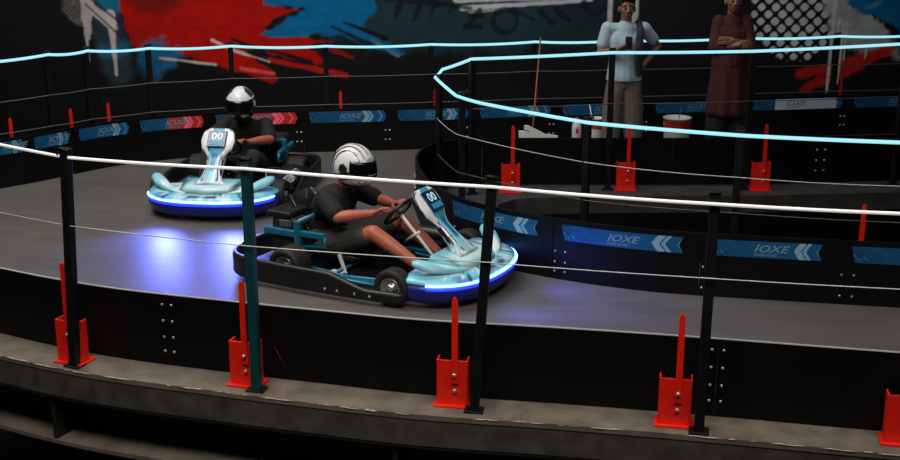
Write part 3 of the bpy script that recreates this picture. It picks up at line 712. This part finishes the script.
    for u in ts:
        half = float(np.interp(u, [0,.04,.12,.3,.45,.56,.64,.8,.93,.98,1], [.14,.135,.096,.07,.066,.096,.14,.158,.146,.13,.1]))
        cx = 1.18-.38*u-.03*math.sin(u*PI); cz = .25+.42*u; tk = float(np.interp(u, [0,.45,.7,1], [.05,.035,.05,.03]))
        fn = Vector((.45,0,.40)).normalized()
        R.append([Vector((cx, half*math.sin(k)*(1 if abs(math.sin(k)) < .99 else 1), cz))+fn*(tk*math.copysign(abs(math.cos(k))**.6, math.cos(k))) for k in np.linspace(0, 2*PI, 72, endpoint=False)])
    b.loft(R); fr = b.build('steering_fairing', M['vplastic'], t, paint=fairing_paint)
    fn = Vector((.42,0,.38)).normalized(); up = Vector((-.38,0,.42)).normalized(); c0 = Vector((.869,0,.577))+fn*.05
    Rm = Matrix((( fn.x, 0, up.x), (0, 1, 0), (fn.z, 0, up.z)))
    b = MB(); b.box(c0, (.014, .165, .16), rot=Rm, bev=.005); dp = b.build('display', M['dash'], t)
    b = MB(); b.box(c0+Rm @ Vector((.0075, 0, -.045)), (.004, .13, .04), rot=Rm, bev=.0015); b.build('info_bar', M['bar'], dp)
    b = MB(); vt, ft = text_mesh('00', .095, 0); wd_ = max(v.x for v in vt); b.add([c0+Rm @ Vector((.0082, (v.x-wd_/2)*1.08, v.y-.008)) for v in vt], ft)
    b.build('digits', M['dash_light'], dp, fix=False)
    # steering wheel, column, rods, pedals
    ax = Vector((-.75,0,.66)).normalized(); e1 = Vector((0,1,0)); e2 = ax.cross(e1); wc = Vector((.625,0,.49))
    b = MB(); b.tube([wc+(e1*math.cos(a)+e2*math.sin(a))*.122 for a in np.linspace(0, 2*PI, 28, endpoint=False)], .014, 0, 8, closed=True)
    for a in (PI/2, PI*7/6, PI*11/6): b.tube([wc-ax*.03, wc+(e1*math.cos(a)+e2*math.sin(a))*.118], .009)
    b.build('steering_wheel', M['kblack'], t)
    b = MB(); b.tube([wc-ax*.03, (1.0,0,.1)], .012); b.tube([(1.0,.02,.12),(.98,.4,.125)], .009); b.tube([(1.0,-.02,.12),(.98,-.4,.125)], .009)
    b.tube([(.62,.1,.24),(.86,-.12,.40)], .011)
    b.build('steering_column', M['white'], t)
    for y in (-.2, .2):
        b = MB(); b.tube([(1.12,y,.06),(1.1,y,.2),(1.08,y*.9,.24)], .009); b.tube([(1.08,y-.04,.24),(1.08,y+.04,.24)], .011); b.build('pedal', M['alloy'], t)
    # seat: shell sections from front lip over the pan and up the back
    b = MB(); R = []
    for x, z, hw, sd in ((.40,.13,.17,.03),(.3,.10,.19,.07),(.15,.085,.2,.12),(.03,.10,.205,.16),(-.06,.16,.205,.2),(-.13,.28,.205,.14),(-.19,.42,.19,.09),(-.235,.54,.14,.03)):
        upv = Vector((.25,0,1)).normalized() if x > -.05 else Vector((1,0,.2)).normalized()
        r = []
        for k in np.linspace(-1, 1, 13):
            r.append(Vector((x, hw*math.sin(k*PI/2), z))+upv*(sd*(abs(k)**2.6)))
        dn = -upv*.014
        R.append(r+[v+dn for v in r[::-1]])
    b.loft(R); b.build('seat', M['seatm'], t)
    for sy in (-1, 1):
        b = MB(); b.box((.30, sy*.25, .12), (.03, .012, .15), rot=Euler((0, -.35, 0)), bev=.004); b.box((.27, sy*.27, .062), (.11, .05, .014), bev=.004); b.build('seat_stay', M['white'], t)
    # engine on the right, tank and exhaust
    b = MB(); b.box((-.12,-.26,.2), (.24,.18,.2), bev=.02); b.box((-.16,-.24,.36), (.2,.16,.12), bev=.02)
    for k in range(6): b.box((-.02,-.26,.15+.03*k), (.05,.15,.008))
    b.build('engine', M['engine'], t)
    b = MB(); b.box((-.2,-.2,.44), (.22,.26,.05), bev=.02); b.box((-.24,.2,.33), (.26,.26,.2), bev=.03); b.build('engine_cover', M['kblack'], t)
    b = MB(); b.box((-.10,-.372,.40), (.1,.012,.05), bev=.004); b.build('maker_plate', M['grey_plate'], t)
    b = MB(); b.tube([(-.22,-.12,.25),(-.3,.0,.24),(-.3,.18,.22),(-.2,.3,.22)], [.025,.04,.045,.02], 0, 12); b.build('exhaust', M['engine'], t)
    b = MB(); b.box((.62,0,.14), (.2,.18,.14), bev=.03); b.lathe([(0,.0),(.025,0),(.025,.025),(0,.03)], (.62,0,.21), 'z', 12); b.build('fuel_tank', M['kblack'], t)
    b = MB(); b.tube([(0,-.5,.135),(0,.5,.135)], .018); b.build('rear_axle', M['engine'], t)
    b = MB(); b.tube([(.90,-.53,.13),(.90,.53,.13)], .014); b.build('front_axle', M['engine'], t)
    for x, y, r, w in ((0,-.47,.135,.19),(0,.47,.135,.19),(.90,-.545,.13,.12),(.90,.545,.13,.12)):
        h = w/2; sgn = 1 if y > 0 else -1
        b = MB(); b.lathe([(r*.56,-h*.8),(r*.72,-h),(r*.9,-h*.96),(r*.98,-h*.8),(r,-h*.5),(r,h*.5),(r*.98,h*.8),(r*.9,h*.96),(r*.72,h),(r*.56,h*.8)], (x,y,r), 'y', 36, closed=True); ty = b.build('tyre', M['tyre'], t)
        b = MB(); b.lathe([(r*.57,-h*.85),(r*.57,h*.82),(r*.53,h*.86),(r*.5,h*.5),(r*.3,h*.35),(r*.28,h*.55),(.028,h*.6),(.028,h*.95),(.012,h),(0,h)] if sgn > 0 else [(r*.57,h*.85),(r*.57,-h*.82),(r*.53,-h*.86),(r*.5,-h*.5),(r*.3,-h*.35),(r*.28,-h*.55),(.028,-h*.6),(.028,-h*.95),(.012,-h),(0,-h)], (x,y,r), 'y', 28)
        for a in range(5): b.lathe([(0,-.006),(.009,-.006),(.009,.006),(0,.006)], (x+r*.38*math.cos(a*1.2566), y+sgn*h*.46, r+r*.38*math.sin(a*1.2566)), 'y', 6)
        b.build('rim', M['alloy'], ty)

# ------------------------------------------------------------------ helmet + driver (kart coordinates)
def helmet_paint(style):
    def f(co):
        x, y, z = co[:, 0]/.155, co[:, 1]/.13, co[:, 2]/.148
        c = np.tile(np.array(lin((226,228,230))), (len(x), 1)); az = np.arctan2(np.abs(y), x); w = fbm(x*3+5, np.abs(y)*3+z*3, 13)
        def put(m, rgb): c[m] = np.array(lin(rgb))
        if style == 0:
            for o, wd, b0 in ((.10,.055,.0),(.40,.075,.25),(.66,.05,.5)):
                put(np.abs(np.abs(y)-o-.30*(x-.1)**2+.18*(x+.2)) < wd*np.clip(.75-.7*x, .1, 1.4), (16,16,18))
            put((np.abs(z+.28-.42*x) < .075) & (np.abs(y) > .35) & (x < .62), (18,18,20)); put((np.abs(z+.50-.25*x) < .05) & (x > -.3), (30,30,33))
            put((az > 2.25) & (z < .55), (20,20,22)); put((np.hypot(x-.05, (z+.02)*.9) < .23) & (np.abs(y) > .5), (26,26,28))
            put((z < -.72), (22,22,24)); put((x > .5) & (z > .3) & (w > .5), (170,172,176))
            put((np.abs(x+.82) < .16) & (np.abs(z+.05) < .13) & (np.abs(y) > .3), (40,110,230))
        else:
            put(z < -.05, (20,20,22)); put((z > .12) & (z < .42) & (w > .47), (30,32,36)); put((z > .5) & (w > .58), (50,52,56))
            put((z < -.35) & (z > -.62) & (np.abs(np.abs(y)-.45) < .2) & (w > .42), (196,198,200))
        return c
    return f
def make_helmet(parent, c, style, yaw=0., pitch=0.):
    rings = []; N = 110
    for i in range(1, 70):
        a = -PI/2+PI*i/70; r = []
        for j in range(N):
            th = 2*PI*j/N; v = Vector((.155*math.cos(a)*math.cos(th), .13*math.cos(a)*math.sin(th), .148*math.sin(a)))
            if v.z < .02 and v.x > 0: k = min(1, (.02-v.z)/.1); v.x *= 1+.28*k*(v.x/.155); v.y *= 1+.06*k
            if v.z < -.06 and v.x < 0: v.x *= 1-.1*min(1, (-.06-v.z)/.08)
            if v.z < -.125: v.z = -.125
            r.append(v)
        rings.append(r)
    b = MB(); b.loft(rings); h = b.build('helmet', M['vplastic'], parent, paint=helmet_paint(style))
    h.location = c; h.rotation_euler = (0, pitch, yaw); h.scale = (1.09, 1.06, 1.09)
    b = MB(); R = []
    for th in np.linspace(-1.22, 1.22, 26):
        r = []
        for el in np.linspace(-.36, .44, 9):
            k = 1.035 if el > -.2 else 1.10
            r.append(Vector((.155*math.cos(el)*math.cos(th)*k+(.012 if el < 0 else .004), .13*math.cos(el)*math.sin(th)*1.04, .148*math.sin(el))))
        R.append(r+[v*.975 for v in r[::-1]])
    b.loft(R); b.build('visor', M['visor'], h)
    return h
M['visor'] = mat('dark_smoked_visor', (8,8,10), .12, coat=.6)
def build_driver(t, style, yaw=0., lean=0., lat=0., long=False):
    b = Prims(); L = lean; Y = lat
    sh = lambda s: Vector((-.06+L, s*.185+Y*.8, .565))
    neck = Vector((-.01+L, Y*.9, .635)); head = Vector((.06+L*.97, Y*1.15, .745))
    EL = lambda s: Vector((.185+L*.6, s*.285+Y*.5, .475))
    b.chain([((.02,0,.20),.12), ((-.03+L*.3,Y*.2,.33),.118), ((-.07+L*.8,Y*.6,.49),.125), ((-.05+L,Y*.8,.585),.07), (neck,.055), (head,.06)])
    b.cap((.02,-.08,.20),.11,(.02,.08,.20),.11); b.cap((-.07+L*.85,-.09+Y*.6,.5),.1,(-.07+L*.85,.09+Y*.6,.5),.1); b.ell(head+Vector((.0,0,.01)), (.085,.072,.1))
    for s in (-1, 1):
        el = EL(s); wr = Vector((.505, s*.148, .50)); hip = Vector((.06, s*.10, .19)); kn = Vector((.535, s*.20, .37)); an = Vector((.90, s*.15, .15))
        b.chain([(sh(s),.062), (sh(s).lerp(el,.5),.052), (el,.043), (el.lerp(wr,.35),.044), (wr,.027)])
        b.hand(wr, Vector((.6, -s*.28, .33)), Vector((.35,0,-.8)), -s if s > 0 else -s, .95)
        b.chain([(hip,.095), (hip.lerp(kn,.55),.078), (kn,.058), (kn.lerp(an,.3),.056), (an,.036)])
        b.chain([(an,.036), (an+Vector((.06,0,-.035)),.036), (an+Vector((.16,s*.02,.02)),.03)])
    body = b.fuse('body', M['skin_d'], t, .0065)
    b = Prims()
    b.chain([((.0,0,.22),.137), ((-.03+L*.3,Y*.2,.33),.135), ((-.075+L*.8,Y*.6,.49),.14), ((-.055+L,Y*.8,.565),.09), ((-.02+L,Y*.87,.61),.066)])
    b.cap((-.07+L*.85,-.10+Y*.6,.5),.115,(-.07+L*.85,.10+Y*.6,.5),.115)
    for s in (-1, 1):
        el = EL(s); b.chain([(sh(s),.078), (sh(s).lerp(el,.5),.072), (sh(s).lerp(el,.78),.07)])
    b.fuse('tshirt', M['tshirt_black'], t, .008, 3)
    b = Prims(); b.cap((.02,-.08,.20),.125,(.02,.08,.20),.125)
    for s in (-1, 1):
        hip = Vector((.06, s*.10, .19)); kn = Vector((.535, s*.20, .37)); b.chain([(hip,.115), (hip.lerp(kn,.5),.1), (hip.lerp(kn,.80),.085)])
        if long: an = Vector((.90, s*.15, .15)); b.chain([(kn,.078), (kn.lerp(an,.5),.068), (an,.055)])
    b.fuse('trousers' if long else 'shorts', M['dark_cloth' if long else 'shorts'], t, .008, 3)
    for s in (-1, 1):
        an = Vector((.90, s*.15, .15)); b = Prims(); b.chain([(an+Vector((-.02,0,-.02)),.045), (an+Vector((.06,0,-.04)),.045), (an+Vector((.17,s*.02,.02)),.038), (an+Vector((.2,s*.02,.05)),.03)])
        b.fuse('shoe', M['sandal'], t, .008, 2)
    make_helmet(t, head+Vector((.02,0,.045)), style, yaw, .12)

K2 = dict(loc=(-.92,8.58,0), rz=-math.radians(28)); K1 = dict(loc=(-1.92,11.17,0), rz=-math.radians(97))
k2 = thing('go_kart', 'nearer go kart seen from its right side, blue light bar on its nose', 'go kart', K2['loc'], K2['rz'], 'karts on the track')
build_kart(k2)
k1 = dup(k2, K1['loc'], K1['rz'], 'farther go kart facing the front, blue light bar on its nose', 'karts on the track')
d2 = thing('person', 'driver of the nearer kart in black shirt and striped white helmet, gripping the steering wheel', 'person', K2['loc'], K2['rz']); build_driver(d2, 0, -.12, .18)
d1 = thing('person', 'driver of the farther kart in black shirt and white topped black helmet', 'person', K1['loc'], K1['rz']); build_driver(d1, 1, .1, .08, .0, True)

# ------------------------------------------------------------------ standing people (local: facing -Y)
def face_head(b, c, s=1.):
    c = Vector(c); V = Vector
    b.ell(c+V((0,.012,.02)), (.074*s,.094*s,.098*s)); b.ell(c+V((0,-.022,-.045)), (.055*s,.066*s,.068*s)); b.ell(c+V((0,-.045,-.085)), (.03*s,.032*s,.026*s))
    b.cap(c+V((0,-.088,.012)), .009, c+V((0,-.108,-.022)), .014); b.cap(c+V((-.012,-.094,-.027)), .009, c+V((.012,-.094,-.027)), .009)
    b.cap(c+V((-.045,-.066,.03)), .012, c+V((.045,-.066,.03)), .012)
    for s_ in (-1, 1):
        b.ell(c+V((s_*.077,.01,-.012)), (.012,.022,.032)); b.ell(c+V((s_*.04,-.06,-.022)), (.022,.018,.02))
def face_parts(t, c, tilt=0):
    c = Vector(c); V = Vector
    for s_ in (-1, 1):
        b = Prims(); b.ell(c+V((s_*.031,-.078,.006)), (.014,.01,.008), n=12); e = b.fuse('eye', M['eye'], t, .002, 1)
        b = Prims(); b.ell(c+V((s_*.031,-.087,.006)), (.008,.004,.008), n=10); b.fuse('iris', M['iris'], e, .0015, 1)
        b = Prims(); b.cap(c+V((s_*.016,-.084,.03)), .004, c+V((s_*.05,-.072,.032)), .0035); b.fuse('eyebrow', M['hair'], t, .002, 1)
    b = Prims(); b.cap(c+V((-.02,-.083,-.056)), .006, c+V((.02,-.083,-.056)), .006); b.cap(c+V((-.014,-.083,-.066)), .006, c+V((.014,-.083,-.066)), .006); b.fuse('mouth', M['lip'], t, .0025, 1)
def standing(t, H, arms, skin, head_c, sw=.185):
    k = H/1.75; b = Prims(); Z = lambda v: Vector((v[0]*k, v[1]*k, v[2]*k))
    C = lambda pts: b.chain([(Z(p), r*k) for p, r in pts])
    C([((0,0,.95),.13), ((0,.01,1.1),.115), ((0,.0,1.28),.13), ((0,.01,1.42),.085), ((0,.005,1.5),.055), ((0,-.005,1.56),.055)])
    b.cap(Z((-.055,0,.92)), .10*k, Z((.055,0,.92)), .10*k); b.cap(Z((-.06,0,1.3)), .10*k, Z((.06,0,1.3)), .10*k); b.cap(Z((-sw*.8,.01,1.42)), .05*k, Z((sw*.8,.01,1.42)), .05*k)
    for s in (-1, 1):
        C([((s*.075,0,.9),.09), ((s*.09,0,.7),.078), ((s*.105,-.01,.49),.058), ((s*.11,.01,.35),.057), ((s*.115,.015,.1),.036)])
        C([((s*.115,.015,.08),.038), ((s*.12,-.06,.045),.036), ((s*.13,-.15,.03),.028)])
        el, wr, hd, pn, curl = arms[s]
        C([((s*sw,.01,1.42),.055), (Vector((s*sw,.01,1.42)).lerp(Vector(el),.5),.046), (el,.038), (Vector(el).lerp(Vector(wr),.35),.039), (wr,.025)])
        b.hand(Z(wr), hd, pn, s, curl)
    face_head(b, Z(head_c)); b.fuse('body', skin, t, .006)
    face_parts(t, Z(head_c)); return k, Z
def shirt(t, m, Z, k, arms, hem, name, sl=.85, slack=1., sw=.185):
    b = Prims(); pts = [((0,.0,1.40),.105), ((0,.0,1.28),.14), ((0,.01,1.1),.137), ((0,-.005,hem+.02),.147)]
    b.chain([(Z(p), r*k) for p, r in pts])
    for x in (-.06, .06): b.chain([(Z((x,0,1.3)), .115*k), (Z((x,.005,1.1)), .115*k*slack), (Z((x*1.2,0,hem+.0)), .125*k*slack)])
    b.cap(Z((-sw*.8,.01,1.415)), .062*k, Z((sw*.8,.01,1.415)), .062*k); b.cap(Z((0,.01,1.42)), .08*k, Z((0,.008,1.47)), .066*k)
    for s in (-1, 1):
        el, wr = Vector(arms[s][0]), Vector(arms[s][1]); S0 = Vector((s*sw,.01,1.42)); b.chain([(Z(S0), .069*k), (Z(S0.lerp(el,min(sl,1))), .064*k)])
        if sl > 1: b.chain([(Z(el), .058*k), (Z(el.lerp(wr, sl-1)), .045*k)])
    b.fuse(name, m, t, .008, 3, cut=[(Z((0,0,hem)), (0,0,-1))])
P1 = thing('person', 'person in pale blue shirt and baggy taupe trousers looking at a phone, hand on hip', 'person', (1.735,11.92,0), 0)
A1 = {-1: ((-.26,-.03,1.17), (-.10,-.25,1.24), (.85,-.3,.35), (.2,.6,.75), .6), 1: ((.35,.09,1.23), (.19,-.03,1.05), (-.75,-.35,-.25), (-.3,.9,0), .5)}
k, Z = standing(P1, 1.70, A1, M['skin_p'], (0,-.02,1.625))
shirt(P1, M['tshirt_blue'], Z, k, A1, .90, 'tshirt', .62, .9)
b = Prims(); b.cap(Z((-.05,0,.88)), .115, Z((.05,0,.88)), .115)
for s in (-1, 1): b.chain([(Z((s*.068,0,.86)), .108), (Z((s*.10,0,.6)), .108), (Z((s*.115,0,.32)), .095), (Z((s*.12,.01,.13)), .065)])
b.fuse('trousers', M['baggy'], P1, .008, 3)
for s in (-1, 1):
    b = Prims(); b.chain([(Z((s*.115,.02,.05)), .046), (Z((s*.12,-.06,.045)), .045), (Z((s*.13,-.16,.035)), .036)]); b.fuse('shoe', M['sandal'], P1, .008, 2, cut=[((0,0,.002), (0,0,-1))])
hc = Z((0,-.02,1.625)); b = Prims(); b.ell(hc+Vector((0,.028,.045)), (.086,.098,.09)); b.ell(hc+Vector((0,-.03,.095)), (.07,.06,.038)); b.ell(hc+Vector((0,.07,-.01)), (.07,.05,.07))
for i in range(26):
    a = i*2.4; r = .2+.8*((i*.618) % 1); b.ell(hc+Vector((.08*r*math.cos(a), .02+.09*r*math.sin(a), .055+.075*math.sqrt(max(0,1-r*r*.8)))), (.022,.022,.02), n=10)
b.fuse('hair', M['hair'], P1, .006, 2)
b = Prims(); b.chain([(Z((.10,.10,1.42)),.035), (Z((.13,.0,1.49)),.03), (Z((.13,-.10,1.40)),.036), (Z((.12,-.155,1.25)),.04), (Z((.12,-.16,1.08)),.042), (Z((.125,-.15,.98)),.03)]); b.fuse('scarf', M['scarf'], P1, .008, 2)
b = MB(); b.box(Z((-.01,-.315,1.31)), (.066,.011,.13), rot=Euler((-.35,0,0)), bev=.005); tag(b.build('mobile_phone', M['screen']), 'dark phone held at chest height by the person in pale blue', 'phone').location = P1.location

P2 = thing('person', 'person standing with folded arms in a long maroon tunic', 'person', (2.80,12.0,0), 0)
A2 = {-1: ((-.175,-.06,1.18), (.03,-.215,1.22), (.9,.1,.1), (.1,1,-.1), .45), 1: ((.175,-.07,1.18), (-.03,-.185,1.26), (-.9,.05,-.02), (0,1,0), .5)}
k, Z = standing(P2, 1.77, A2, M['skin_p'], (-.01,-.03,1.625), .13)
shirt(P2, M['kurta'], Z, k, A2, 1.0, 'tunic', 1.45, .9, .13)
R = []; b = MB()
for q, (z, rx, ry) in enumerate(((1.12,.15,.128),(1.0,.172,.14),(.85,.185,.15),(.7,.198,.155),(.55,.21,.16),(.50,.212,.16))):
    R.append([Z((rx*math.cos(a)*(1+.025*q*.4*math.sin(a*9)), ry*math.sin(a)*(1+.035*q*.4*math.sin(a*9)), z)) for a in np.linspace(0, 2*PI, 72, endpoint=False)])
b.loft(R); b.build('tunic_skirt', M['kurta'], P2)
b = Prims()
for s in (-1, 1): b.chain([(Z((s*.09,0,.7)), .11), (Z((s*.11,0,.35)), .1), (Z((s*.115,.01,.12)), .075)])
b.fuse('trousers', M['dark_cloth'], P2, .008, 3)
for s in (-1, 1):
    b = Prims(); b.chain([(Z((s*.115,.02,.05)), .046), (Z((s*.12,-.06,.045)), .045), (Z((s*.13,-.16,.035)), .036)]); b.fuse('shoe', M['sandal'], P2, .008, 2, cut=[((0,0,.002), (0,0,-1))])
hc = Z((-.01,-.03,1.625)); b = Prims(); b.ell(hc+Vector((0,.03,.042)), (.083,.094,.085)); b.ell(hc+Vector((0,-.025,.088)), (.066,.055,.03)); b.ell(hc+Vector((0,.07,-.01)), (.068,.045,.065)); b.fuse('hair', M['hair'], P2, .006, 2)

# ------------------------------------------------------------------ pails, bottle, broom
M['pail_red'] = mat('red_label_band', (190,40,34), .5, noise=.15, nscale=12); M['pail'] = mat('white_pail_plastic', (206,206,202), .5, noise=.12, nscale=9)
def pail(x, y, r, h, label, stick):
    t = thing('pail', label, 'pail', (x, y, 0), 0, 'white pails behind the loop')
    b = MB(); b.lathe([(0,.004),(r*.86,.004),(r*.88,.012),(r*.985,h*.72),(r,h*.97),(r*1.04,h*.97),(r*1.04,h),(r*.97,h),(r*.84,.02),(0,.02)], (0,0,0), 'z', 32); b.build('tub', M['pail'], t)
    b = MB(); b.lathe([(r*.977+.003,h*.70),(r*.995+.003,h*.93)], (0,0,0), 'z', 32); b.build('label_band', M['pail_red'], t, fix=False)
    b = MB(); b.tube([(-r*1.03,0,h*.9)]+[(r*1.06*math.cos(a), -r*.75*math.sin(a), h*(.9-.22*math.sin(a))) for a in np.linspace(PI, 0, 12)][1:], .003, 0, 6); b.build('handle', M['alloy'], t)
pail(1.56, 12.55, .075, .37, 'small white pail with red band standing left of the person in pale blue', 0)
pail(2.40, 12.5, .142, .385, 'large white pail with red band standing between the two standing people', 0)
t = thing('bottle', 'white bottle with red cap standing left of the pale pail', 'bottle', (1.345,12.55,0))
b = MB(); b.lathe([(0,.003),(.046,.003),(.05,.012),(.05,.27),(.046,.30),(.025,.325),(.022,.335),(0,.335)], (0,0,0), 'z', 24); b.build('flask', M['pail'], t)
b = MB(); b.lathe([(0,.335),(.026,.335),(.026,.372),(0,.374)], (0,0,0), 'z', 16); b.build('cap', M['pail_red'], t)
b = MB(); b.box((0,-.0505,.235), (.028,.004,.05), bev=.001); b.build('label_mark', M['pail_red'], t)
b = MB(); b.tube([(1.575,12.53,.02),(1.47,12.52,.52)], .0065); tag(b.build('paint_stick', M['white']), 'white stick leaning in the small pail with red band', 'stick')
b = MB(); b.tube([(2.36,12.5,.02),(2.43,12.47,.5)], .004); tag(b.build('paint_stick', M['wire_dim']), 'thin grey stick leaning in the large pail with red band', 'stick')
t = thing('broom', 'broom with a thin brown handle and white forked head leaning on the rear fence', 'broom', (.86,12.4,0))
M['wood'] = mat('worn_orange_wood', (150,84,50), .6, noise=.35, nscale=18)
b = MB(); b.tube([(0,.0,.1),(.03,.14,.45),(.105,.46,1.17)], .0085); b.build('handle', M['wood'], t)
b = MB(); b.prism([(-.15,.0),(.18,.0),(.25,.212),(.12,.228),(-.06,.318),(-.10,.32),(-.105,.285),(-.03,.262),(-.16,.262)], -.03, .03)
o = b.build('broom_head', M['white'], t); o.matrix_basis = Matrix.Translation((.02, -.035, .0)) @ Euler((PI/2, 0, 0)).to_matrix().to_4x4()

# ------------------------------------------------------------------ camera, light
cam = bpy.data.cameras.new('camera'); cam.sensor_width = 36; cam.lens = 48; cam.clip_end = 100
co_ = bpy.data.objects.new('camera', cam); COL.objects.link(co_); co_.location = (0, 0, 2.73); co_.rotation_euler = (math.radians(74), 0, 0); scene.camera = co_
def area(name, loc, target, sx, sy, e, rgb=(1,1,1)):
    l = bpy.data.lights.new(name, 'AREA'); l.shape = 'RECTANGLE'; l.size = sx; l.size_y = sy; l.energy = e; l.color = rgb
    o = bpy.data.objects.new(name, l); COL.objects.link(o); o.location = loc; o.rotation_euler = (Vector(target)-Vector(loc)).to_track_quat('-Z', 'Y').to_euler(); return l
area('unseen_hall_light', (-3.0, 8.6, 6.2), (-2.6, 9.2, 0), 4, 3, 225, (1, .97, .92)).spread = math.radians(150)
area('unseen_hall_light', (0, 3.2, 6.0), (0, 6.2, 0), 8, 1.5, 120, (1, .92, .82)).spread = math.radians(84)  # unseen light added on the camera side to brighten front faces
area('mural_fill_light', (-1, 11.6, 4.6), (-1, 14.85, .9), 9, .5, 100, (1, .97, .95))  # unseen light added to brighten the mural wall
def kart_light(kp, e):
    R = Matrix.Rotation(kp['rz'], 3, 'Z')
    for y in (-.3, .3):
        l = bpy.data.lights.new('kart_headlight', 'SPOT'); l.energy = e; l.color = (.13, .17, 1); l.spot_size = math.radians(88); l.spot_blend = 1; l.shadow_soft_size = .12
        o = bpy.data.objects.new('kart_headlight', l); COL.objects.link(o)
        a = Vector(kp['loc'])+R @ Vector((1.46, y, .27)); b_ = Vector(kp['loc'])+R @ Vector((2.5, y*1.05, 0)); o.location = a; o.rotation_euler = (b_-a).to_track_quat('-Z', 'Y').to_euler()
kart_light(K1, 120); kart_light(K2, 55)
w = bpy.data.worlds.new('world'); scene.world = w; w.use_nodes = True; w.node_tree.nodes['Background'].inputs[0].default_value = (.6, .75, 1, 1); w.node_tree.nodes['Background'].inputs[1].default_value = .015
vs = scene.view_settings; vs.view_transform = 'Standard'; vs.look = 'None'; vs.exposure = 0; vs.gamma = 1; vs.use_curve_mapping = False
